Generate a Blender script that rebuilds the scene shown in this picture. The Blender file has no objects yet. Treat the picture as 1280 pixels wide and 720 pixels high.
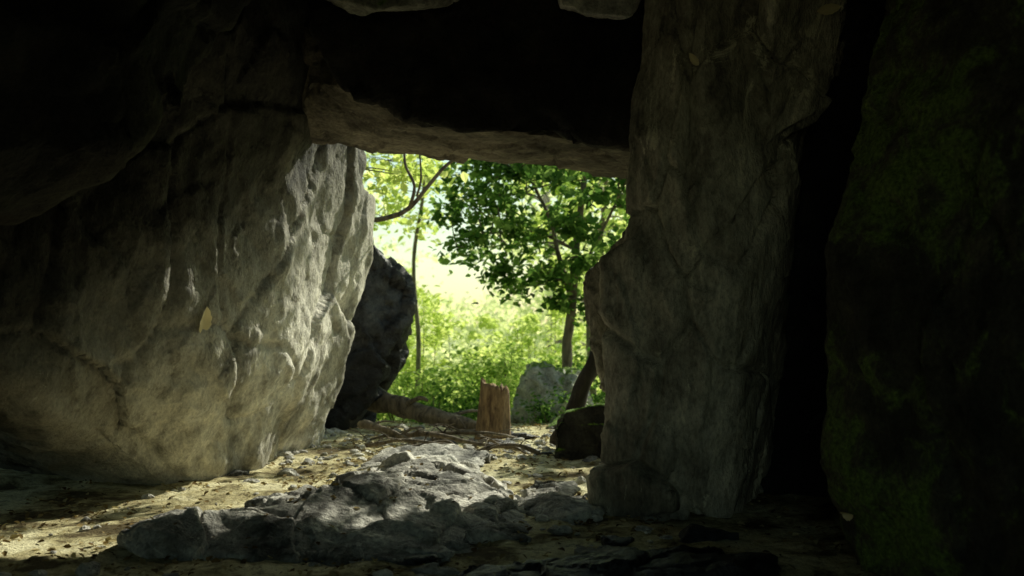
import bpy, bmesh, math, random
import numpy as np
from mathutils import Vector, noise
from mathutils.bvhtree import BVHTree

scene = bpy.context.scene
scene.view_settings.view_transform = 'Standard'
scene.view_settings.look = 'None'
scene.view_settings.exposure = 0
random.seed(7)
rng = np.random.default_rng(7)

SUN_H = Vector((0.575, 0.818, 0)).normalized()
SUN_EL = math.radians(35.5)
TO_SUN = Vector((SUN_H.x*math.cos(SUN_EL), SUN_H.y*math.cos(SUN_EL), math.sin(SUN_EL)))

# ------------------------------------------------------------ materials
def new_mat(name):
    m = bpy.data.materials.new(name)
    m.use_nodes = True
    nt = m.node_tree
    nt.nodes.clear()
    return m, nt, nt.nodes, nt.links

def ramp(N, stops):
    r = N.new('ShaderNodeValToRGB')
    el = r.color_ramp.elements
    while len(el) < len(stops):
        el.new(0.5)
    for e, (p, c) in zip(el, stops):
        e.position = p
        e.color = (*c, 1) if len(c) == 3 else c
    return r

def tex(N, L, vec, scale, detail=4, rough=0.6, dist=0.0):
    n = N.new('ShaderNodeTexNoise')
    n.inputs['Scale'].default_value = scale
    n.inputs['Detail'].default_value = detail
    n.inputs['Roughness'].default_value = rough
    n.inputs['Distortion'].default_value = dist
    L.new(vec, n.inputs['Vector'])
    return n

def mixc(N, L, fac, a, b, mode='MIX'):
    m = N.new('ShaderNodeMix')
    m.data_type = 'RGBA'
    m.blend_type = mode
    if isinstance(fac, float): m.inputs[0].default_value = fac
    else: L.new(fac, m.inputs[0])
    for s, v in ((m.inputs[6], a), (m.inputs[7], b)):
        if isinstance(v, tuple): s.default_value = (*v, 1)
        else: L.new(v, s)
    return m.outputs[2]

def mad(N, L, a, k, c):
    m = N.new('ShaderNodeMath'); m.operation = 'MULTIPLY_ADD'
    L.new(a, m.inputs[0]); m.inputs[1].default_value = k
    if isinstance(c, float): m.inputs[2].default_value = c
    else: L.new(c, m.inputs[2])
    return m.outputs[0]

def rock_mat(name, dark, mid, light, stretch=(1, 1, 1), moss=None, moss_lo=0.55, moss_up=False, rough=0.85, bump=1.0, lichen=0.62, grain=0.7, shade_ramp=None, mott=0.25):
    m, nt, N, L = new_mat(name)
    out = N.new('ShaderNodeOutputMaterial')
    b = N.new('ShaderNodeBsdfPrincipled')
    b.inputs['Roughness'].default_value = rough
    b.inputs['Specular IOR Level'].default_value = 0.3
    tc = N.new('ShaderNodeTexCoord')
    mp = N.new('ShaderNodeMapping'); mp.inputs['Scale'].default_value = stretch
    L.new(tc.outputs['Object'], mp.inputs['Vector'])
    v = mp.outputs['Vector']
    n1 = tex(N, L, v, 1.1, 5, 0.65, 0.5)
    n2 = tex(N, L, v, 7.0, 5, 0.68)
    n3 = tex(N, L, v, 42, 4, 0.72)
    r1 = ramp(N, [(0.38, dark), (0.5, mid), (0.62, light)])
    L.new(n1.outputs['Fac'], r1.inputs['Fac'])
    r2 = ramp(N, [(0.3, (mott, mott*.93, mott*.82)), (0.48, (0.88, 0.86, 0.83)), (0.66, (1.35, 1.32, 1.25))])
    L.new(n2.outputs['Fac'], r2.inputs['Fac'])
    c = mixc(N, L, 0.85, r1.outputs['Color'], r2.outputs['Color'], 'MULTIPLY')
    r3 = ramp(N, [(0.34, (0.5, 0.5, 0.5)), (0.5, (1, 1, 1)), (0.66, (1.35, 1.35, 1.35))])
    L.new(n3.outputs['Fac'], r3.inputs['Fac'])
    c = mixc(N, L, grain, c, r3.outputs['Color'], 'MULTIPLY')
    n4 = tex(N, L, v, 3.4, 7, 0.75, 0.8)
    r4 = ramp(N, [(lichen, (0, 0, 0)), (lichen+0.04, (0.75, 0.75, 0.75))])
    L.new(n4.outputs['Fac'], r4.inputs['Fac'])
    c = mixc(N, L, r4.outputs['Color'], c, (min(.8, light[0]*1.2), min(.78, light[1]*1.2), min(.7, light[2]*1.1)))
    if shade_ramp:   # shade painted into the colour, deeper towards the top and the stone's left
        z0, z1, k, bx, piv = shade_ramp
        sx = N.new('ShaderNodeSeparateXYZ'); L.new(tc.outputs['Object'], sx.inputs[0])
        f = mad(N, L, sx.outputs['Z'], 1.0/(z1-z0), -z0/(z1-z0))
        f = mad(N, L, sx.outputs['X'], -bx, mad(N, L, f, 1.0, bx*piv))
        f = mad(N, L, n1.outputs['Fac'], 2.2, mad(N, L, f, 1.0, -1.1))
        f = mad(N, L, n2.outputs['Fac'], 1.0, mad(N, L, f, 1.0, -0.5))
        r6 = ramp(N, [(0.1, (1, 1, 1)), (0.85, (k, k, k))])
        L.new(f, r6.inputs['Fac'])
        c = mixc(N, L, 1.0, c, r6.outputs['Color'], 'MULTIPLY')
    if moss:
        f = n1.outputs['Fac']
        f = mad(N, L, n4.outputs['Fac'], 0.5, mad(N, L, f, 0.5, 0.0))
        if moss_up:
            g = N.new('ShaderNodeNewGeometry')
            sx = N.new('ShaderNodeSeparateXYZ'); L.new(g.outputs['Normal'], sx.inputs[0])
            f = mad(N, L, sx.outputs['Z'], 0.35, f)
        r5 = ramp(N, [(moss_lo, (0, 0, 0)), (moss_lo+0.07, (1, 1, 1))])
        L.new(f, r5.inputs['Fac'])
        mc = ramp(N, [(0.35, (moss[0]*0.4, moss[1]*0.4, moss[2]*0.4)), (0.65, (moss[0]*1.5, moss[1]*1.5, moss[2]*1.4))])
        L.new(n3.outputs['Fac'], mc.inputs['Fac'])
        c = mixc(N, L, r5.outputs['Color'], c, mc.outputs['Color'])
    L.new(c, b.inputs['Base Color'])
    h = mad(N, L, n3.outputs['Fac'], 0.25, mad(N, L, n2.outputs['Fac'], 1.0, 0.0))
    b1 = N.new('ShaderNodeBump'); b1.inputs['Strength'].default_value = min(1.0, 0.9*bump); b1.inputs['Distance'].default_value = 0.06*bump
    L.new(h, b1.inputs['Height'])
    L.new(b1.outputs['Normal'], b.inputs['Normal'])
    L.new(b.outputs[0], out.inputs[0])
    return m

def leaf_mat(name, c1, c2, c3, trans=0.5):
    m, nt, N, L = new_mat(name)
    out = N.new('ShaderNodeOutputMaterial')
    g = N.new('ShaderNodeNewGeometry')
    r = ramp(N, [(0.0, c1), (0.5, c2), (1.0, c3)])
    L.new(g.outputs['Random Per Island'], r.inputs['Fac'])
    d = N.new('ShaderNodeBsdfDiffuse'); t = N.new('ShaderNodeBsdfTranslucent')
    L.new(r.outputs['Color'], d.inputs['Color'])
    tcol = mixc(N, L, 1.0, r.outputs['Color'], (1.5, 1.45, 1.05), 'MULTIPLY')
    L.new(tcol, t.inputs['Color'])
    mx = N.new('ShaderNodeMixShader'); mx.inputs[0].default_value = trans
    L.new(d.outputs[0], mx.inputs[1]); L.new(t.outputs[0], mx.inputs[2])
    L.new(mx.outputs[0], out.inputs[0])
    return m

def bark_mat(name, c1, c2, scale=14):
    m, nt, N, L = new_mat(name)
    out = N.new('ShaderNodeOutputMaterial')
    b = N.new('ShaderNodeBsdfPrincipled'); b.inputs['Roughness'].default_value = 0.9
    tc = N.new('ShaderNodeTexCoord')
    mp = N.new('ShaderNodeMapping'); mp.inputs['Scale'].default_value = (1, 1, 0.25)
    L.new(tc.outputs['Object'], mp.inputs['Vector'])
    n = tex(N, L, mp.outputs[0], scale, 6, 0.7, 0.4)
    r = ramp(N, [(0.35, c1), (0.65, c2)]); L.new(n.outputs['Fac'], r.inputs['Fac'])
    L.new(r.outputs['Color'], b.inputs['Base Color'])
    bp = N.new('ShaderNodeBump'); bp.inputs['Strength'].default_value = 0.9; bp.inputs['Distance'].default_value = 0.03
    L.new(n.outputs['Fac'], bp.inputs['Height']); L.new(bp.outputs[0], b.inputs['Normal'])
    L.new(b.outputs[0], out.inputs[0])
    return m

def ground_mat():
    m, nt, N, L = new_mat('forest_soil')
    out = N.new('ShaderNodeOutputMaterial')
    b = N.new('ShaderNodeBsdfPrincipled'); b.inputs['Roughness'].default_value = 0.95
    b.inputs['Specular IOR Level'].default_value = 0.15
    tc = N.new('ShaderNodeTexCoord'); v = tc.outputs['Object']
    n1 = tex(N, L, v, 1.6, 6, 0.7, 0.4); n2 = tex(N, L, v, 14, 5, 0.75); n3 = tex(N, L, v, 75, 4, 0.8)
    r1 = ramp(N, [(0.40, (0.13, 0.10, 0.05)), (0.49, (0.58, 0.51, 0.28)), (0.58, (0.86, 0.80, 0.52))])
    L.new(n1.outputs['Fac'], r1.inputs['Fac'])
    r2 = ramp(N, [(0.35, (0.38, 0.35, 0.30)), (0.47, (1, 1, 1)), (0.7, (1.15, 1.15, 1.15))]); L.new(n2.outputs['Fac'], r2.inputs['Fac'])
    c = mixc(N, L, 0.85, r1.outputs['Color'], r2.outputs['Color'], 'MULTIPLY')
    r3 = ramp(N, [(0.36, (0.5, 0.47, 0.42)), (0.46, (1, 1, 1)), (0.66, (1.15, 1.15, 1.15))]); L.new(n3.outputs['Fac'], r3.inputs['Fac'])
    c = mixc(N, L, 0.75, c, r3.outputs['Color'], 'MULTIPLY')
    sx = N.new('ShaderNodeSeparateXYZ'); L.new(v, sx.inputs[0])
    f = mad(N, L, n1.outputs['Fac'], 3.0, mad(N, L, sx.outputs['Y'], 0.8, -12.0))
    cl = N.new('ShaderNodeClamp'); L.new(f, cl.inputs[0])
    gr = ramp(N, [(0.35, (0.16, 0.24, 0.05)), (0.65, (0.42, 0.52, 0.18))]); L.new(n2.outputs['Fac'], gr.inputs['Fac'])
    c = mixc(N, L, cl.outputs[0], c, gr.outputs['Color'])
    L.new(c, b.inputs['Base Color'])
    h = mad(N, L, n3.outputs['Fac'], 0.3, mad(N, L, n2.outputs['Fac'], 1.0, 0.0))
    b1 = N.new('ShaderNodeBump'); b1.inputs['Strength'].default_value = 0.9; b1.inputs['Distance'].default_value = 0.04
    L.new(h, b1.inputs['Height'])
    L.new(b1.outputs[0], b.inputs['Normal'])
    L.new(b.outputs[0], out.inputs[0])
    return m

M_left = rock_mat('granite_grey', (0.30, 0.29, 0.245), (0.63, 0.61, 0.53), (0.78, 0.76, 0.67), stretch=(1, 1, .7), grain=0.55, bump=0.95, shade_ramp=(-1.4, 0.0, 0.08, 0.85, 1.15), mott=.33)
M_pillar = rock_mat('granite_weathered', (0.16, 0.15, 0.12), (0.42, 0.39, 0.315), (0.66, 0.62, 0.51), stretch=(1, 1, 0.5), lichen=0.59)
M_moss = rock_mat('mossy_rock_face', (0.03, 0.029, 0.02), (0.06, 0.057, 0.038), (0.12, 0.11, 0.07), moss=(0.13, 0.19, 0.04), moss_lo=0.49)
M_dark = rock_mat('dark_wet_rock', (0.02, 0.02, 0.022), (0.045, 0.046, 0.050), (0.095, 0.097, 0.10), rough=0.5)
M_roof = rock_mat('shade_dark_rock', (0.010, 0.009, 0.008), (0.020, 0.018, 0.015), (0.036, 0.031, 0.024), lichen=0.72)  # near-black base colour carries the deep shade under the roof
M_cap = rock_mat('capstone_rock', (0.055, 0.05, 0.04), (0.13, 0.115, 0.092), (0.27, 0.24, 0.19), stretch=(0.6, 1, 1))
M_slab = rock_mat('slab_rock', (0.15, 0.15, 0.14), (0.52, 0.51, 0.47), (0.80, 0.79, 0.72), bump=1.0, lichen=0.57, mott=.3)
M_bould = rock_mat('mossy_boulder', (0.14, 0.14, 0.12), (0.28, 0.28, 0.24), (0.40, 0.40, 0.35), moss=(0.13, 0.22, 0.03), moss_lo=0.62, moss_up=True)
M_bark = bark_mat('bark', (0.08, 0.065, 0.045), (0.30, 0.25, 0.18))
M_deadwood = bark_mat('dead_wood', (0.05, 0.040, 0.030), (0.28, 0.23, 0.16))
M_stump = bark_mat('rotten_wood', (0.09, 0.052, 0.028), (0.42, 0.29, 0.155), 22)
M_leafA = leaf_mat('maple_leaf', (0.05, 0.115, 0.028), (0.10, 0.21, 0.05), (0.27, 0.41, 0.12), 0.45)
M_leafB = leaf_mat('sunlit_leaf', (0.42, 0.54, 0.17), (0.58, 0.67, 0.27), (0.70, 0.75, 0.40), 0.55)
M_leafC = leaf_mat('shrub_leaf', (0.16, 0.28, 0.06), (0.38, 0.52, 0.16), (0.62, 0.70, 0.30), 0.52)
M_leafH = leaf_mat('haze_tinted_leaf', (0.64, 0.73, 0.42), (0.74, 0.79, 0.54), (0.80, 0.82, 0.62), 0.58)  # distance haze is painted into these pale leaf colours
M_litter = leaf_mat('dry_leaf', (0.08, 0.052, 0.025), (0.25, 0.18, 0.08), (0.55, 0.47, 0.26), 0.15)
M_dryleaf = leaf_mat('pale_dry_leaf', (0.78, 0.68, 0.42), (0.78, 0.68, 0.42), (0.78, 0.68, 0.42), 0.1)

# ------------------------------------------------------------ helpers
def link(ob):
    scene.collection.objects.link(ob); return ob

def recentre(ob):
    me = ob.data
    n = len(me.vertices)
    co = np.empty(n*3, np.float32); me.vertices.foreach_get('co', co); co = co.reshape(-1, 3)
    c = (co.min(0)+co.max(0))/2
    co -= c
    me.vertices.foreach_set('co', co.ravel()); me.update()
    ob.location = Vector(c.tolist())

ROCKS = {}
def rock(name, hulls, mat, voxel=0.035, seed=0, amp=0.07, facet=0.10, fk=1.3, fine=0.015, crack=0.02, smooth=2, stretch=(1, 1, 1)):
    bm = bmesh.new()
    for pts in hulls:
        b2 = bmesh.new()
        for p in pts: b2.verts.new(p)
        r = bmesh.ops.convex_hull(b2, input=b2.verts[:])
        junk = [g for g in r['geom_interior'] + r['geom_unused'] if isinstance(g, bmesh.types.BMVert)]
        if junk: bmesh.ops.delete(b2, geom=list(set(junk)), context='VERTS')
        tmp = bpy.data.meshes.new('t'); b2.to_mesh(tmp); b2.free()
        bm.from_mesh(tmp); bpy.data.meshes.remove(tmp)
    me = bpy.data.meshes.new(name); bm.to_mesh(me); bm.free()
    ob = link(bpy.data.objects.new(name, me))
    rm = ob.modifiers.new('r', 'REMESH'); rm.mode = 'VOXEL'; rm.voxel_size = voxel
    sm = ob.modifiers.new('s', 'SMOOTH'); sm.factor = 0.5; sm.iterations = smooth
    dg = bpy.context.evaluated_depsgraph_get()
    me2 = bpy.data.meshes.new_from_object(ob.evaluated_get(dg))
    ob.modifiers.clear(); ob.data = me2; bpy.data.meshes.remove(me); me2.name = name
    off = Vector((seed*13.7, seed*7.1, seed*3.3))
    sx, sy, sz = stretch
    newco = []
    for v in me2.vertices:
        p = v.co; q0 = Vector((p.x*sx, p.y*sy, p.z*sz)) + off
        w = noise.noise_vector(q0*1.3)*0.25
        q = q0 + w
        d = amp*noise.fractal(q0*0.9, 0.9, 2.0, 3)*1.2
        ds, cs = noise.voronoi(q*fk)
        c = cs[0]; rv = noise.noise_vector(c*5.3)
        d += facet*(rv.dot(q*fk-c)*0.9 + rv.x*0.30)
        e = ds[1]-ds[0]
        if e < 0.045: d -= crack*(1-e/0.045)
        ds2, cs2 = noise.voronoi(q*fk*2.7)
        rv2 = noise.noise_vector(cs2[0]*4.1)
        d += facet*0.24*(rv2.dot(q*fk*2.7-cs2[0]) + rv2.x*.35)
        d += fine*noise.fractal(q0*6.0, 0.8, 2.1, 4)
        newco.append(p + v.normal*d)
    flat = np.array([c[:] for c in newco], np.float32).ravel()
    me2.vertices.foreach_set('co', flat)
    me2.polygons.foreach_set('use_smooth', [True]*len(me2.polygons))
    me2.materials.clear(); me2.materials.append(mat)
    me2.update()
    ROCKS[ob.name] = BVHTree.FromPolygons(newco, [p.vertices[:] for p in me2.polygons])
    recentre(ob)
    return ob

def gh(x, y):
    z = 0.03*noise.fractal(Vector((x*0.9, y*0.9, 0)), 1, 2, 3) + 0.012*noise.noise(Vector((x*4, y*4, 5)))
    if y > 11: z -= min((y-11)*0.075, 2.2)
    return z

# ------------------------------------------------------------ ground
def build_ground():
    n = 380
    us = np.linspace(-1, 1, n)
    cs = 8*us + 30*us**3 + 360*us**9
    verts = [(float(x), float(y)+7, gh(float(x), float(y)+7)+0.02*noise.noise(Vector((float(x)*9, float(y)*9, 2)))) for y in cs for x in cs]
    faces = [(j*n+i, j*n+i+1, (j+1)*n+i+1, (j+1)*n+i) for j in range(n-1) for i in range(n-1)]
    me = bpy.data.meshes.new('ground'); me.from_pydata(verts, [], faces); me.update()
    me.polygons.foreach_set('use_smooth', [True]*len(me.polygons))
    me.materials.append(ground_mat())
    return link(bpy.data.objects.new('ground', me))
build_ground()

# ------------------------------------------------------------ rocks of the cave
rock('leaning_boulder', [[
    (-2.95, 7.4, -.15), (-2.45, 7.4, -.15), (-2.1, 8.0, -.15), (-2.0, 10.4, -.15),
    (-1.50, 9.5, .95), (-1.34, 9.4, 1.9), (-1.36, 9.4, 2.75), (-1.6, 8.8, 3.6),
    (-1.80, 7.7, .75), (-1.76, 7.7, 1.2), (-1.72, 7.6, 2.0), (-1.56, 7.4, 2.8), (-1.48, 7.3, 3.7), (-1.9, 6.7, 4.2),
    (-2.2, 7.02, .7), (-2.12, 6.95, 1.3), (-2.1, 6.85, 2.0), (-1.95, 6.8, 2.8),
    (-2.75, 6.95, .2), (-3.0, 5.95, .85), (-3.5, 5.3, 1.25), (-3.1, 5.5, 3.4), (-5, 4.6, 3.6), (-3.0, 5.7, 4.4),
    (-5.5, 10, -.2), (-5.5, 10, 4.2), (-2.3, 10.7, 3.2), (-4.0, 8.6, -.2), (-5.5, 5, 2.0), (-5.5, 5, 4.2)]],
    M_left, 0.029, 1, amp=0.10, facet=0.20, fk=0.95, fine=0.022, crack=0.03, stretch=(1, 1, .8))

rock('dark_boulder', [[
    (-1.55, 11, 2.05), (-1.15, 11.2, 1.65), (-1.12, 11.2, 1.25), (-1.4, 10.9, .65), (-1.7, 10.8, .15), (-1.9, 10.9, -.15),
    (-3.5, 11, -.1), (-3.5, 11, 2.2), (-1.3, 11.9, .9), (-1.6, 12.2, 1.8), (-3, 13, 0), (-3, 13, 2), (-1.9, 12.3, -.3)]],
    M_dark, 0.035, 2, amp=0.05, facet=0.28, fk=1.7, crack=0.03)

rock('standing_stone', [
    [(.80, 6.25, 3.9), (.78, 6.25, 2.2), (.76, 6.25, 1.5), (.66, 6.2, .3), (.70, 6.15, -.15), (1.32, 6.1, -.15), (1.40, 6.2, .4),
     (1.56, 6.2, .85), (1.72, 6.25, 1.7), (1.85, 6.3, 2.3), (1.95, 6.3, 3.9), (1.1, 5.85, 2.2), (1.15, 5.9, 1.0), (1.15, 5.8, 3.8), (1.1, 6.0, 0.1),
     (.92, 6.7, 3.9), (.90, 6.7, -.1), (1.8, 7.1, -.1), (2.0, 7.1, 3.9), (1.35, 5.85, 1.6)],
    [(.58, 6.25, 1.58), (.75, 6.1, 1.72), (.56, 6.25, 1.0), (.56, 6.25, .4), (.54, 6.2, -.1), (.9, 6.0, -.1), (1.0, 6.0, 1.0), (.9, 6.05, 1.4), (.70, 6.45, 1.5), (.70, 6.45, -.1), (1, 6.6, 1.7), (1, 6.6, -.1)],
    [(1.55, 6.0, 2.25), (1.98, 6.1, 2.55), (2.08, 6.1, 3.2), (2.12, 6.2, 4.0), (1.5, 5.7, 3.0), (1.5, 5.7, 4.0), (1.3, 6.1, 2.6), (1.3, 6.3, 4), (2.1, 6.9, 4), (1.9, 6.9, 2.4), (1.4, 6.9, 2.2)]],
    M_pillar, 0.019, 3, amp=0.04, facet=0.16, fk=1.8, fine=0.018, crack=0.05, smooth=1, stretch=(1, 1, .6))

rock('overhanging_rock', [[
    (.50, 6.95, 1.52), (.80, 6.85, 1.84), (.50, 6.95, 1.22), (.60, 6.9, .78), (.76, 6.85, .52), (1.2, 6.85, .3), (1.3, 6.85, 1.85),
    (.60, 7.15, 1.54), (.74, 7.15, .9), (1.3, 7.3, .5), (1.3, 7.3, 1.75)]],
    M_pillar, 0.018, 4, amp=0.02, facet=0.10, fk=2.5, crack=0.02, smooth=1)

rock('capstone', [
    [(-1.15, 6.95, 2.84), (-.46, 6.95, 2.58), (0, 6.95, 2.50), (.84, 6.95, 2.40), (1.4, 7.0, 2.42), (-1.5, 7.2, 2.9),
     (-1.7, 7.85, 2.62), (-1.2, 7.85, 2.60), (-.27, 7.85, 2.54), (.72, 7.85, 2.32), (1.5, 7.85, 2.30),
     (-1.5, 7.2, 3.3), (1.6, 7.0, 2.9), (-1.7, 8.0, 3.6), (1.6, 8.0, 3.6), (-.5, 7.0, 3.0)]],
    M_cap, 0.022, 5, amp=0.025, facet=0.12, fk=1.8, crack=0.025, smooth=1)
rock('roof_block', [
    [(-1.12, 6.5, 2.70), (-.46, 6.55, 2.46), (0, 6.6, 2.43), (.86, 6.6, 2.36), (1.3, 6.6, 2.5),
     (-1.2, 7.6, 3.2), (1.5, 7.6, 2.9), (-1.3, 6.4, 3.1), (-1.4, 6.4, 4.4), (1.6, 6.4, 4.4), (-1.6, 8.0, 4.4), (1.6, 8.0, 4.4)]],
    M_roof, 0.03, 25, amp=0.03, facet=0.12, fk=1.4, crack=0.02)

rock('added_shade_rock', [
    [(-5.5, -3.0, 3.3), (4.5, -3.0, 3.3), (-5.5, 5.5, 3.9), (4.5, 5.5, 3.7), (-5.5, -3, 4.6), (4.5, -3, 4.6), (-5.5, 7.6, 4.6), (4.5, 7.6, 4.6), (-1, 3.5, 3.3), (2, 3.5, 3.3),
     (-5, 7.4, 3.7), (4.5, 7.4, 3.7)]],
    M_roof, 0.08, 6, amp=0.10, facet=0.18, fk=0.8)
rock('added_shade_rock', [
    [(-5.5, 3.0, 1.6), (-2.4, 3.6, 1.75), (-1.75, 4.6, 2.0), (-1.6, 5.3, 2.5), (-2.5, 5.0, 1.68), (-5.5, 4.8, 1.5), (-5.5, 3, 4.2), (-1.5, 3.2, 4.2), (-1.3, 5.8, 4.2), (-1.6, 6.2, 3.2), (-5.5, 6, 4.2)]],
    M_roof, 0.04, 26, amp=0.12, facet=0.26, fk=1.1)  # added block: its dark shape stands in for shade and cuts ambient light
rock('hanging_rock', [
    [(-1.2, 6.1, 3.20), (-.8, 6.0, 3.06), (-.4, 6.15, 3.18), (-1.4, 6.3, 3.9), (-.1, 6.3, 3.9), (-1.2, 6.8, 3.3), (-.3, 6.8, 3.4), (-.1, 6.8, 4)]],
    M_bould, 0.025, 7, amp=0.04, facet=0.10, fk=2)
rock('hanging_rock', [
    [(.3, 6.2, 3.14), (.75, 6.2, 3.06), (.85, 6.3, 3.5), (.1, 6.4, 3.8), (1.1, 6.4, 3.8), (.3, 6.8, 3.3), (.8, 6.8, 3.3), (.6, 6.8, 3.9)]],
    M_slab, 0.025, 8, amp=0.03, facet=0.08, fk=2)

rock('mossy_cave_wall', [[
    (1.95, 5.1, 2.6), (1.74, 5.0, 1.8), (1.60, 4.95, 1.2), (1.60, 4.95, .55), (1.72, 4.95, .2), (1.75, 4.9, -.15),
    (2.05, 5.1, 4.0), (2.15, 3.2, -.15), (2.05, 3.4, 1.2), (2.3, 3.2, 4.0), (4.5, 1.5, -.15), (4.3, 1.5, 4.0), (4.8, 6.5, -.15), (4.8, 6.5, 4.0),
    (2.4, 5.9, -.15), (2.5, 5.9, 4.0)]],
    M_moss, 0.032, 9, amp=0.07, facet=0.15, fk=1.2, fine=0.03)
rock('added_rear_wall', [[(1.6, 7.0, -.2), (1.7, 7.0, 4.3), (4.5, 6.0, -.2), (4.5, 6.0, 4.3), (1.6, 8.0, -.2), (1.6, 8.0, 4.0), (4.5, 8.4, -.2), (4.5, 8.4, 4)]],
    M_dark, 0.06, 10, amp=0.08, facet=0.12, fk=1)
rock('added_rear_wall', [[(-3.9, 4.8, -.2), (-4.2, 5.4, 4.3), (-3.4, 2.2, -.2), (-3.3, 2.5, 4.3), (-3.6, -3, -.2), (-3.6, -3, 4.3), (-6, 5.5, -.2), (-6, 5.5, 4.3), (-6, -3, -.2), (-6, -3, 4.3)]],
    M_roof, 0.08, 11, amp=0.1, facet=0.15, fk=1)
rock('added_rear_wall', [[(3.2, 2.4, -.2), (3.4, 2.4, 4.3), (3.0, -3, -.2), (3.0, -3, 4.3), (6, 2.4, -.2), (6, 2.4, 4.3), (6, -3, -.2), (6, -3, 4.3)]],
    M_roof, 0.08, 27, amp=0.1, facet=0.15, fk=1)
# added wall out of view behind, its gap sized to set the light inside
rock('added_rear_wall', [
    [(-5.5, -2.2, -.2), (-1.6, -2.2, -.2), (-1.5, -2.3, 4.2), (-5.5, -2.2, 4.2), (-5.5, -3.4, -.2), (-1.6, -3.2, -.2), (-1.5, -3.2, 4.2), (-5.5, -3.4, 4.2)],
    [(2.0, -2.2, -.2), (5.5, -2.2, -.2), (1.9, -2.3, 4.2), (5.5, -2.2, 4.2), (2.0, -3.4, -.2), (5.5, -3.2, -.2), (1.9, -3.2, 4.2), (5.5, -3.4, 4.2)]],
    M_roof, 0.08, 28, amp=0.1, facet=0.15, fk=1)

# ------------------------------------------------------------ rocks on the floor
rock('rock_slab', [
    [(-2.0, 5.2, .06), (-1.9, 5.05, .0), (-1.2, 5.8, .08), (-1.05, 6.9, .0), (-.7, 7.7, .0), (-.2, 7.5, .0), (.2, 6.3, -.02), (.1, 5.5, -.05), (-.5, 4.9, -.05), (-1.4, 4.98, .02),
     (-.75, 7.2, .20), (-.45, 7.2, .22), (-.6, 6.4, .27), (-.9, 5.9, .24), (-1.2, 5.5, .19), (-.3, 6.2, .20), (-.6, 5.5, .14), (-1.7, 5.3, .13), (-1, 5.5, -.3), (-.3, 6.8, -.3)],
    [(-2.05, 5.15, .10), (-1.75, 5.02, .12), (-1.6, 5.3, .19), (-1.9, 5.35, .14), (-1.9, 5.0, -.1), (-1.4, 5.0, -.1), (-1.4, 5.5, .1), (-2.05, 5.3, -.1)]],
    M_slab, 0.013, 12, amp=0.03, facet=0.14, fk=2.4, fine=0.018, crack=0.03, smooth=1)
rock('floor_rock', [[(-.3, 4.5, .02), (.3, 4.3, .07), (1.0, 4.5, .10), (1.3, 4.9, .02), (.6, 4.9, .10), (-.2, 4.75, .02), (.5, 4.2, -.1), (.3, 5.0, -.1), (1.2, 4.3, -.1), (.9, 5.2, -.05)]],
    M_dark, 0.02, 13, amp=0.03, facet=0.08, fk=3)
rock('floor_rock', [[(.0, 6.2, .02), (.35, 5.7, .0), (.55, 6.0, .05), (.5, 6.5, .05), (.1, 6.7, .03), (.25, 6.2, .10), (.3, 6.2, -.15)]],
    M_slab, 0.015, 14, amp=0.02, facet=0.06, fk=4)
rock('floor_rock', [[(.05, 6.9, .02), (.35, 6.6, .0), (.5, 6.9, .04), (.45, 7.2, .03), (.15, 7.2, .03), (.28, 6.95, .08), (.3, 7, -.15)]],
    M_slab, 0.015, 29, amp=0.02, facet=0.06, fk=4)
rock('floor_rock', [[(-1.3, 7.9, .0), (-1.1, 8.6, .06), (-.5, 8.9, .06), (-.1, 8.5, .05), (-.3, 7.9, .0), (-.8, 7.9, .07), (-.7, 8.4, .13), (-.7, 8.3, -.15)]],
    M_slab, 0.018, 15, amp=0.03, facet=0.09, fk=3)
for i in range(26):
    if i < 12: x = random.uniform(-1.3, .35); y = random.uniform(8.3, 10.4)
    else: x = random.uniform(-.7, 1.3); y = random.uniform(4.6, 5.8)
    s = random.uniform(.05, .14)
    z = gh(x, y)
    rock('floor_rock', [[(x+random.uniform(-1, 1)*s*1.5, y+random.uniform(-1, 1)*s, z+random.uniform(-.5, .8)*s*.7) for _ in range(14)]],
        random.choice([M_slab, M_dark, M_dark]), 0.013, 40+i, amp=0.01, facet=0.03, fk=6, crack=.005, fine=.006)
rock('moss_topped_rock', [[(.36, 8.5, -.1), (.36, 8.5, .28), (.45, 8.5, .42), (.75, 8.5, .48), (1.2, 8.5, .4), (1.2, 8.4, -.1), (.4, 9.1, -.1), (.45, 9.0, .35), (1.1, 9.1, .45), (1.2, 9.1, -.1)]],
    rock_mat('moss_cap_rock', (0.02, 0.02, 0.018), (0.04, 0.04, 0.036), (0.07, 0.07, 0.06), moss=(0.15, 0.26, 0.03), moss_lo=0.62, moss_up=True), 0.02, 16, amp=0.03, facet=0.07, fk=2.5)
rock('mossy_boulder', [[(0, 13, -.3), (.02, 13, .25), (.15, 13, .5), (.5, 13, .62), (.85, 13, .5), (1.05, 13, .1), (1.0, 13, -.3), (.1, 14, -.3), (.3, 14, .55), (.9, 14, .45), (1.1, 14, -.3), (.4, 12.7, -.2), (.7, 12.7, .2)]],
    rock_mat('pale_boulder', (0.34, 0.34, 0.29), (0.58, 0.58, 0.50), (0.75, 0.75, 0.65), moss=(0.20, 0.30, 0.06), moss_lo=0.70, moss_up=True), 0.03, 17, amp=0.05, facet=0.28, fk=2.4)
rock('mossy_boulder', [[(1.6, 12, -.3), (1.7, 12, .5), (2.6, 12.3, .7), (3, 12.6, -.3), (2, 13, -.3), (2.2, 13, .5)]], M_bould, 0.05, 18, fk=2)
rock('mossy_boulder', [[(.3, 11.1, -.2), (.35, 11.0, .02), (.7, 11.0, .12), (.9, 11.2, -.2), (.5, 11.7, -.2), (.6, 11.6, .1)]], M_bould, 0.025, 19, amp=0.02, facet=0.05, fk=4)

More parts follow.
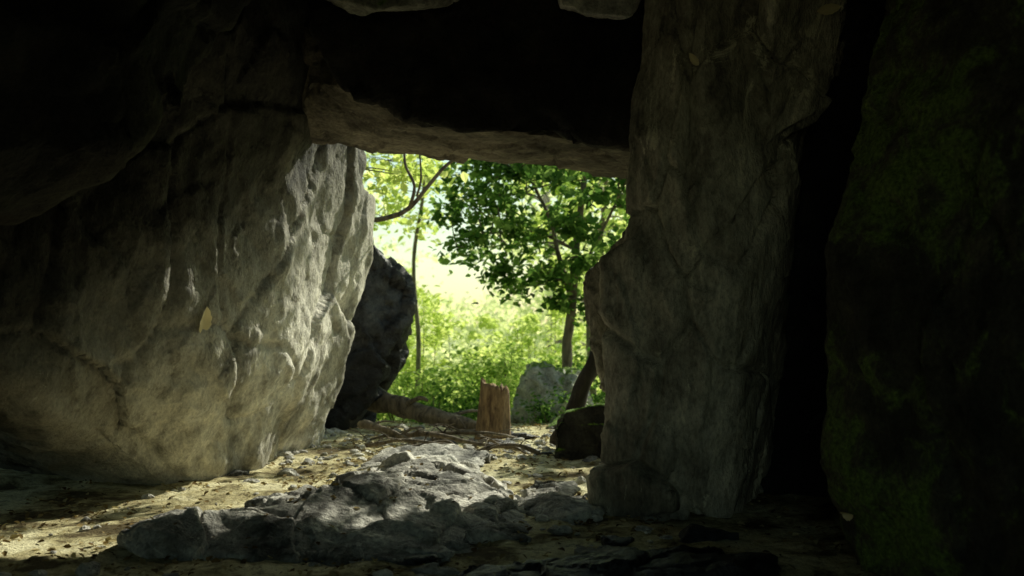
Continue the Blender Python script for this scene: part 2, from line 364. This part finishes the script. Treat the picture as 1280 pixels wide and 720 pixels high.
def pebbles():
    bm = bmesh.new()
    for i in range(700):
        x = random.uniform(-2.6, 1.0); y = random.uniform(4.3, 11) if i < 350 else random.gauss(9.2, .8)
        s = random.choice([.008, .012, .018, .03, .045])*random.uniform(.7, 1.3)
        r = bmesh.ops.create_icosphere(bm, subdivisions=2, radius=s)
        sc = Vector((random.uniform(.8, 1.5), random.uniform(.8, 1.4), random.uniform(.45, .8)))
        c = Vector((x, y, gh(x, y)+s*.2)); o = Vector((i*3.3, i, 0))
        for v in r['verts']:
            k = 1+0.6*noise.noise(v.co/s*1.1+o)
            v.co = Vector((v.co.x*sc.x*k, v.co.y*sc.y*k, v.co.z*sc.z*k)) + c
    me = bpy.data.meshes.new('pebbles'); bm.to_mesh(me); bm.free(); me.materials.append(M_slab)
    link(bpy.data.objects.new('pebbles', me))
pebbles()

# ------------------------------------------------------------ tubes & leaves
class MB:
    def __init__(s): s.v = []; s.f = []; s.mi = []; s.n = 0
    def add(s, v, f, mi):
        v = np.asarray(v, np.float32).reshape(-1, 3)
        f = np.asarray(f, np.int64)
        s.v.append(v); s.f.append(f+s.n); s.mi.append(np.full(len(f), mi)); s.n += len(v)
    def build(s, name, mats, smooth_idx=(0,)):
        v = np.concatenate(s.v); f = np.concatenate(s.f); mi = np.concatenate(s.mi)
        me = bpy.data.meshes.new(name)
        me.vertices.add(len(v)); me.vertices.foreach_set('co', v.ravel())
        me.loops.add(len(f)*4); me.loops.foreach_set('vertex_index', f.ravel().astype(np.int32))
        me.polygons.add(len(f)); me.polygons.foreach_set('loop_start', np.arange(0, len(f)*4, 4, dtype=np.int32))
        me.polygons.foreach_set('material_index', mi.astype(np.int32))
        me.polygons.foreach_set('use_smooth', np.isin(mi, smooth_idx))
        for m in mats: me.materials.append(m)
        me.update(calc_edges=True); me.validate()
        ob = link(bpy.data.objects.new(name, me)); recentre(ob); return ob

def curve_pts(pts, k=5):
    P = [Vector(p) for p in pts]; out = []
    for i in range(len(P)-1):
        p0 = P[max(i-1, 0)]; p1 = P[i]; p2 = P[i+1]; p3 = P[min(i+2, len(P)-1)]
        for j in range(k):
            t = j/k
            out.append(0.5*((2*p1)+(p2-p0)*t+(2*p0-5*p1+4*p2-p3)*t*t+(3*p1-p0-3*p2+p3)*t**3))
    out.append(P[-1]); return out

def tube(mb, pts, r0, r1, mi=0, n=9, k=5, wob=0.12, bump=0.1):
    C = curve_pts(pts, k); m = len(C); V = []; sd = random.random()*50
    for i, c in enumerate(C):
        t = i/(m-1); d = (C[min(i+1, m-1)]-C[max(i-1, 0)]).normalized()
        a = d.orthogonal() if i == 0 else (a - d*a.dot(d))
        a.normalize(); b = d.cross(a); r = r0+(r1-r0)*t
        c2 = c + noise.noise_vector(c*2.5)*wob*r*2 if 0 < i < m-1 else c
        for j in range(n):
            th = 2*math.pi*j/n
            rr = r*(1+bump*noise.noise(Vector((math.cos(th)*1.5, math.sin(th)*1.5, i*.7+sd)))*2)
            V.append(c2+(a*math.cos(th)+b*math.sin(th))*rr)
    F = [(i*n+j, i*n+(j+1) % n, (i+1)*n+(j+1) % n, (i+1)*n+j) for i in range(m-1) for j in range(n)]
    V.append(C[0]); V.append(C[-1]); s = len(V)-2
    for j in range(0, n-1, 2):
        F.append((s, (j+2) % n, (j+1) % n, j)); F.append((s+1, (m-1)*n+j, (m-1)*n+(j+1) % n, (m-1)*n+(j+2) % n))
    mb.add([v[:] for v in V], F, mi)
    return C

def leaves(mb, centres, size, mi=1, up=0.5, vary=0.45):
    n = len(centres)
    s = size*(1+vary*rng.uniform(-1, 1, n))[:, None]
    nrm = rng.normal(size=(n, 3)); nrm[:, 2] = np.abs(nrm[:, 2])+up; nrm /= np.linalg.norm(nrm, axis=1)[:, None]
    d = rng.normal(size=(n, 3)); d[:, 2] -= 0.4; d -= nrm*(d*nrm).sum(1)[:, None]; d /= np.linalg.norm(d, axis=1)[:, None]
    w = np.cross(nrm, d)
    c = centres
    base = c-d*s*.5; tip = c+d*s*.5-nrm*s*.08
    l1 = c-d*s*.15+w*s*.33+nrm*s*.10; l2 = c+d*s*.22+w*s*.22+nrm*s*.08
    r1 = c-d*s*.15-w*s*.33+nrm*s*.10; r2 = c+d*s*.22-w*s*.22+nrm*s*.08
    V = np.stack([base, l1, l2, tip, r2, r1], 1).reshape(-1, 3)
    k = np.arange(n)*6
    F = np.concatenate([np.stack([k, k+1, k+2, k+3], 1), np.stack([k, k+3, k+4, k+5], 1)])
    mb.add(V, F, mi)

def cluster_leaves(mb, centres, per, rad, size, mi=1, flat=0.6, up=0.5):
    P = []
    for c in centres:
        k = max(3, int(per*random.uniform(.5, 1.5))); rr = rad*random.uniform(.6, 1.35)
        q = rng.normal(size=(k, 3))*np.array([1, 1, flat])*rr*.55
        P.append(q+np.array(c))
    leaves(mb, np.concatenate(P), size, mi, up)

def tree(name, trunk, r0, r1, crown_c, crown_r, nclus, per, rad, size, leafm, extra=(), barkm=None, start=0.45, shell=0.35):
    mb = MB(); C = tube(mb, trunk, r0, r1, 0, 10, 6)
    roots = list(C[int(len(C)*start):])
    for pts, a, b in extra:
        roots += tube(mb, pts, a, b, 0, 7, 5)[2:]
    cl = []
    while len(cl) < nclus:
        q = Vector((random.uniform(-1, 1), random.uniform(-1, 1), random.uniform(-1, 1)))
        if q.length > 1 or q.length < shell: continue
        q *= 1+0.25*noise.noise(q*2+Vector((nclus, 0, 0)))
        p = Vector((crown_c[0]+q.x*crown_r[0], crown_c[1]+q.y*crown_r[1], crown_c[2]+q.z*crown_r[2]))
        if noise.noise(p*1.1+Vector((nclus*.3, 3, 1))) < -0.12:
            if random.random() < .85: continue
        cl.append(p)
    for i, p in enumerate(cl):
        b = min(roots, key=lambda r: (r-p).length + max(0, r.z-p.z)*.8)
        m = (b+p)/2+Vector((random.uniform(-.2, .2), random.uniform(-.2, .2), random.uniform(-.05, .25)))*(p-b).length*.5
        if i % 2 == 0 or (p-b).length < 1.2:
            tube(mb, [b, m, p], max(.008, r1*.5), .004, 0, 5, 4)
        if i % 9 == 0 and len(roots) < 400: roots += [m, p]
    cluster_leaves(mb, cl, per, rad, size)
    return mb.build(name, [barkm or M_bark, leafm])

tree('maple_tree', [(.80, 14.2, -.35), (.78, 14.2, .6), (.86, 14.2, 1.5), (.92, 14.2, 2.3), (1.05, 14.3, 3.4), (1.1, 14.3, 4.6)], .085, .03,
     (.65, 14.2, 2.85), (1.75, 1.2, 1.6), 120, 46, .28, .12, M_leafA,
     extra=[([(.82, 14.2, 1.6), (.66, 14.1, 2.1), (.55, 14.1, 2.6), (.2, 14, 3.3)], .045, .02), ([(.86, 14.2, 1.7), (1.15, 14.2, 2.2), (1.5, 14.2, 2.9)], .04, .015),
            ([(.9, 14.2, 2.2), (.3, 14.0, 2.45), (-.4, 14, 2.4)], .025, .01)])
mbt = MB()
tube(mbt, [(-3.3, 12.6, -.3), (-3.2, 12.6, 1.2), (-2.9, 12.4, 2.6), (-2.7, 12.3, 5)], .16, .07, 0, 10, 5)
A = tube(mbt, [(-3.1, 12.5, 1.7), (-2.2, 11.6, 2.25), (-1.35, 10.6, 2.28), (-1.08, 10.5, 2.38), (-.88, 10.5, 2.62), (-.68, 10.5, 2.84), (-.45, 10.5, 2.95), (.3, 10.6, 3.2)], .034, .012, 0, 8, 6)
tube(mbt, [(-1.08, 10.5, 2.38), (-1.02, 10.4, 2.6), (-1.12, 10.4, 2.85), (-1.1, 10.4, 3.2)], .02, .01, 0, 7, 5)
tube(mbt, [(-1.0, 10.45, 2.5), (-.95, 10.4, 2.7), (-.98, 10.4, 3.1)], .014, .008, 0, 6, 5)
cl = [Vector((random.uniform(-4.5, -.6), random.uniform(11, 14), random.uniform(3.2, 5.5))) for _ in range(50)]
cl += [Vector((random.uniform(-1.6, -.5), random.uniform(11, 12), random.uniform(2.75, 3.3))) for _ in range(9)]
for p in cl[::2]: tube(mbt, [(-2.8, 12.3, min(p.z-.2, 4.5)), (p+Vector((-1.0, 0, .1))) if p.x > -2 else p+Vector((0, 0, -.2)), p], .015, .004, 0, 5, 3)
cluster_leaves(mbt, cl, 34, .32, .11)
mbt.build('beech_tree', [M_bark, M_leafB])

tree('sapling', [(-1.65, 17, -.6), (-1.6, 17, .8), (-1.68, 17, 2.2), (-1.5, 17, 3.6), (-1.6, 17, 5)], .045, .02, (-1.8, 17, 3.8), (1.2, 1.2, 1.4), 36, 28, .35, .13, M_leafB)
tree('sapling', [(1.5, 18, -.6), (1.4, 18, 1.5), (1.7, 18, 3.5), (1.6, 18, 5.5)], .07, .03, (1.7, 18, 3.6), (1.8, 1.4, 2.2), 60, 34, .38, .15, M_leafB)
# shade tree standing outside, between the sun and the opening
D = 6.5
cc = Vector((-.7, 7.0, .6)) + SUN_H*D + Vector((0, 0, D*math.tan(SUN_EL)))
tree('oak_tree', [(cc.x+1.8, cc.y+.9, -.4), (cc.x+1.9, cc.y+.8, 2.5), (cc.x+1.7, cc.y+.5, 4.5), (cc.x+1.5, cc.y, 7.0)], .2, .06,
     tuple(cc), (2.4, 1.6, 2.0), 20, 62, .25, .10, M_leafA, shell=0.0)
tree('oak_tree', [(-6.5, 16, -.5), (-6.4, 16, 3), (-6, 16, 6)], .22, .08, (-6.2, 16, 5), (3, 3, 2.6), 80, 30, .6, .22, M_leafC)
tree('oak_tree', [(15.5, 17, -.6), (15.4, 17, 3), (15.2, 17, 6)], .22, .08, (15.2, 17, 4.0), (2.2, 3, 2.2), 80, 30, .6, .22, M_leafC)

# ------------------------------------------------------------ shrubs (undergrowth)
def shrub(name, cx, cy, w, d, h, nclus, per, size, mat):
    mb = MB(); cl = []
    for i in range(nclus):
        a = random.uniform(0, 2*math.pi); r = math.sqrt(random.random())
        x = cx+math.cos(a)*r*w; y = cy+math.sin(a)*r*d
        z0 = gh(x, y); top = h*(1-.6*r*r)*random.uniform(.75, 1.2)
        z = z0+random.uniform(.08, 1)*top
        cl.append(Vector((x, y, z)))
        if i % 3 == 0:
            tube(mb, [(cx+(x-cx)*.6, cy+(y-cy)*.6, z0-.05), (x, y, (z0+z)/2), (x, y, z)], .012, .004, 0, 5, 3)
    cluster_leaves(mb, cl, per, .2, size, up=.8)
    return mb.build(name, [M_bark, mat])
shrub('shrub', -1.5, 14.3, 1.0, .9, 1.0, 80, 28, .085, M_leafC)
shrub('shrub', -.5, 15.2, 1.0, .8, 1.15, 80, 28, .085, M_leafC)
shrub('shrub', .2, 16.8, 1.1, .8, 1.4, 80, 28, .09, M_leafC)
shrub('shrub', 1.7, 14.9, .9, .8, 1.5, 70, 28, .09, M_leafA)
shrub('shrub', .62, 12.5, .4, .25, .42, 26, 26, .055, M_leafA)
shrub('shrub', -.75, 12.9, .5, .4, .5, 36, 26, .06, M_leafA)
shrub('shrub', -3.6, 15.5, 1.5, 1.2, 1.7, 80, 28, .11, M_leafC)
shrub('shrub', 4.2, 15.5, 1.6, 1.2, 1.7, 80, 28, .11, M_leafC)
shrub('shrub', -1.8, 18.5, 1.6, 1, 2.4, 100, 30, .11, M_leafB)
shrub('shrub', .8, 20, 1.8, 1, 3.0, 120, 30, .12, M_leafB)

def woodland():
    mb = MB(); cl = []
    for i in range(52):
        a = random.uniform(-1.0, 1.0); dist = random.uniform(22, 46)
        x = math.sin(a)*dist; y = 7+math.cos(a)*dist
        if -.12 < x/y < -.02: continue          # a clearing where the sky shows
        z0 = gh(x, y); H = random.uniform(8, 13)
        tube(mb, [(x, y, z0-.2), (x+random.uniform(-.4, .4), y, z0+H*.4), (x+random.uniform(-.8, .8), y, z0+H*.85)], .2, .05, 0, 7, 4)
        for k in range(60):
            q = Vector((random.gauss(0, 1), random.gauss(0, 1), random.gauss(0, .9)))*.9
            cl.append(Vector((x, y, z0+H*.5))+Vector((q.x*1.7, q.y*1.7, q.z*H*.26)))
    for i in range(1000):
        a = random.uniform(-1.0, 1.0); dist = random.uniform(17, 46)
        x = math.sin(a)*dist; y = 7+math.cos(a)*dist
        cl.append(Vector((x, y, gh(x, y)+random.uniform(.1, 2.3 if dist < 30 else 3.8))))
    for i in range(170):
        x = random.uniform(-9, 1); y = random.uniform(46, 60)
        cl.append(Vector((x, y, gh(x, y)+random.uniform(1.0, 4.4))))
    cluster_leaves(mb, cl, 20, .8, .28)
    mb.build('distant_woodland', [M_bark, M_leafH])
woodland()

# thin haze hanging low in the trees (homogeneous scattering volume)
bm = bmesh.new(); bmesh.ops.create_cube(bm, size=1)
for v in bm.verts: v.co = Vector((v.co.x*90, v.co.y*60, v.co.z*9))
me = bpy.data.meshes.new('haze'); bm.to_mesh(me); bm.free()
hm, nt, N, L = new_mat('haze')
o = N.new('ShaderNodeOutputMaterial'); vs = N.new('ShaderNodeVolumeScatter')
vs.inputs['Color'].default_value = (1.0, 1.0, 0.82, 1); vs.inputs['Density'].default_value = 0.006; vs.inputs['Anisotropy'].default_value = 0.45
L.new(vs.outputs[0], o.inputs['Volume']); me.materials.append(hm)
hz = link(bpy.data.objects.new('haze', me)); hz.location = (0, 47.5, 1.5)

# ------------------------------------------------------------ dead wood
mb = MB()
tube(mb, [(-2.2, 11.6, .42), (-1.6, 11.2, .33), (-1.1, 10.9, .22), (-.6, 10.6, .10), (-.15, 10.35, .04)], .15, .05, 0, 14, 7, .3, .25)
tube(mb, [(-1.2, 10.95, .25), (-1.0, 10.7, .36), (-.9, 10.6, .34)], .035, .015, 0, 7, 4)
tube(mb, [(-.8, 10.7, .12), (-.5, 10.9, .2), (-.3, 11.1, .18)], .03, .01, 0, 7, 4)
mb.build('fallen_log', [M_deadwood])
mb = MB()
tube(mb, [(.42, 9.3, .02), (.62, 9.35, .45), (.85, 9.4, .95)], .09, .07, 0, 10, 6, .2, .2)
mb.build('leaning_log', [bark_mat('damp_bark', (0.015, 0.012, 0.01), (0.06, 0.045, 0.03))])
def branch(pts, r0, r1, twigs=3):
    mb = MB(); C = tube(mb, pts, r0, r1, 0, 8, 5, .4, .2)
    for i in range(twigs):
        c = random.choice(C[2:-2]); e = c+Vector((random.uniform(-.3, .3), random.uniform(-.2, .2), random.uniform(.0, .12)))
        tube(mb, [c, (c+e)/2+Vector((0, 0, .03)), e], r1, .004, 0, 6, 3)
    mb.build('fallen_branch', [M_deadwood])
branch([(-1.15, 9.6, .05), (-.8, 9.5, .12), (-.4, 9.3, .06), (0.0, 9.1, .03)], .03, .012)
branch([(-.9, 9.9, .06), (-.5, 9.8, .1), (-.1, 9.7, .08), (.05, 9.9, .03)], .025, .01)
branch([(-1.5, 9.9, .16), (-1.2, 9.6, .12), (-.9, 9.3, .05)], .045, .02)
branch([(-.75, 10.1, .02), (-.45, 9.9, .1), (-.2, 9.5, .04)], .02, .008)
branch([(-1.35, 9.2, .04), (-1.0, 9.1, .1), (-.55, 9.15, .05)], .022, .008)
for i in range(9):
    x = random.uniform(-1.4, .2); y = random.uniform(8.6, 10.6); a = random.uniform(0, 6.28); l = random.uniform(.25, .6)
    dx, dy = math.cos(a)*l*.5, math.sin(a)*l*.3
    branch([(x-dx, y-dy, gh(x, y)+.02), (x-dx*.3, y-dy*.2, gh(x, y)+random.uniform(.03, .1)), (x+dx*.5, y+dy*.4, gh(x, y)+random.uniform(.03, .08)), (x+dx, y+dy, gh(x, y)+.015)], random.uniform(.01, .028), .006, 2)

def stump():
    n = 28; lv = 14; V = []; F = []
    for k in range(lv):
        t = k/(lv-1)
        for j in range(n):
            th = 2*math.pi*j/n
            w = .155*(1+.25*(1-t)**3-.05*t); d = .09*(1+.5*(1-t)**3)
            r = 1+.16*noise.noise(Vector((math.cos(th)*2.2, math.sin(th)*2.2, t*1.2)))+.06*noise.noise(Vector((j*1.3, t*.8, 3)))
            top = .58-.04*math.cos(th)+.10*noise.noise(Vector((j*.9, 2, 0)))
            V.append((-.2+math.cos(th)*w*r+.03*t, 10.15+math.sin(th)*d*r, -.05+top*t))
    for k in range(lv-1):
        for j in range(n): F.append((k*n+j, k*n+(j+1) % n, (k+1)*n+(j+1) % n, (k+1)*n+j))
    b = len(V)
    for j in range(n):
        x, y, z = V[(lv-1)*n+j]; V.append((-.17+(x+.17)*.7, 10.15+(y-10.15)*.55, z-.03))
    for j in range(n):
        x, y, z = V[(lv-1)*n+j]; V.append((-.17+(x+.17)*.5, 10.15+(y-10.15)*.3, z-.22))
    for j in range(n):
        F.append(((lv-1)*n+j, (lv-1)*n+(j+1) % n, b+(j+1) % n, b+j)); F.append((b+j, b+(j+1) % n, b+n+(j+1) % n, b+n+j))
    me = bpy.data.meshes.new('tree_stump'); me.from_pydata(V, [], F); me.update()
    me.polygons.foreach_set('use_smooth', [True]*len(me.polygons)); me.materials.append(M_stump)
    o = link(bpy.data.objects.new('tree_stump', me)); recentre(o)
stump()

# ------------------------------------------------------------ leaf litter
mb = MB(); P = []
for i in range(7500):
    x = random.uniform(-3.2, 2.0); y = 4.0+random.random()**1.2*9
    if noise.noise(Vector((x*1.3, y*1.3, 9))) < .0 and random.random() < .75: continue
    P.append((x, y, gh(x, y)+.012))
leaves(mb, np.array(P), .036, 0, up=2.0, vary=.6)
sl = ROCKS['rock_slab']; P = []
for i in range(260):
    x = random.uniform(-2, .3); y = random.uniform(4.8, 7.6)
    h = sl.ray_cast(Vector((x, y, 2)), Vector((0, 0, -1)))
    if h[0] and h[0].z > .04 and h[1].z > .8: P.append((h[0].x, h[0].y, h[0].z+.006))
if P: leaves(mb, np.array(P), .035, 0, up=2.5)
mb.build('leaf_litter', [M_litter])

def stuck_leaf(rockname, direction, L, W, ang):
    o = Vector((0, 0, 1.2)); h = ROCKS[rockname].ray_cast(o, Vector(direction).normalized())
    if not h[0]: return
    nrm = h[1]
    if nrm.dot(Vector(direction)) > 0: nrm = -nrm
    u = Vector((0, 0, 1)); u = (u-nrm*u.dot(nrm)).normalized(); r = u.cross(nrm)
    d = u*math.cos(ang)+r*math.sin(ang); w = d.cross(nrm)
    V = []; F = []; m = 12
    for i in range(m+1):
        t = i/m; ww = W*.5*math.sin(math.pi*t**.8)**.8*(1+.1*math.sin(i*2.1)) + .002
        for s in (-1, -.5, 0, .5, 1):
            p = h[0]+nrm*(.012+.02*abs(s)*ww/W*2+.03*(t-.5)**2)+d*(t-.5)*L+w*s*ww
            V.append(p[:])
    for i in range(m):
        for j in range(4): F.append((i*5+j, i*5+j+1, (i+1)*5+j+1, (i+1)*5+j))
    me = bpy.data.meshes.new('dry_leaf'); me.from_pydata(V, [], F); me.update()
    me.polygons.foreach_set('use_smooth', [True]*len(me.polygons)); me.materials.append(M_dryleaf)
    ob = link(bpy.data.objects.new('dry_leaf', me)); recentre(ob)
stuck_leaf('leaning_boulder', (-.311, 1, 0), .23, .12, -.3)
stuck_leaf('standing_stone', (.316, 1, .312), .19, .06, 1.3)
stuck_leaf('standing_stone', (.183, 1, .262), .09, .04, -.6)
stuck_leaf('mossy_cave_wall', (.34, 1, -.193), .10, .05, 1.4)

# ------------------------------------------------------------ world, sun, camera
w = bpy.data.worlds.new('World'); scene.world = w; w.use_nodes = True
nt = w.node_tree; bg = nt.nodes['Background']
sky = nt.nodes.new('ShaderNodeTexSky'); sky.sky_type = 'NISHITA'; sky.sun_disc = False
sky.sun_elevation = SUN_EL; sky.sun_rotation = math.atan2(SUN_H.x, SUN_H.y)
sky.dust_density = 0.8
mx = nt.nodes.new('ShaderNodeMix'); mx.data_type = 'RGBA'; mx.blend_type = 'MULTIPLY'; mx.inputs[0].default_value = 1
mx.inputs[7].default_value = (0.94, 1.0, 0.72, 1)
nt.links.new(sky.outputs[0], mx.inputs[6]); nt.links.new(mx.outputs[2], bg.inputs[0])
bg.inputs[1].default_value = 0.15

sl_ = bpy.data.lights.new('sun', 'SUN'); sl_.energy = 5.0; sl_.angle = math.radians(0.5); sl_.color = (1, 0.98, 0.81)
so = link(bpy.data.objects.new('sun', sl_)); so.rotation_euler = TO_SUN.to_track_quat('Z', 'Y').to_euler(); so.location = (8, 12, 14)

cam = bpy.data.cameras.new('camera'); cam.lens = 35; cam.sensor_width = 36; cam.shift_y = 40/1280
cam.clip_end = 1500
cam.dof.use_dof = True; cam.dof.focus_distance = 6.6; cam.dof.aperture_fstop = 1.8
co = link(bpy.data.objects.new('camera', cam)); co.location = (0, 0, 1.2); co.rotation_euler = (math.radians(90), 0, 0)
scene.camera = co
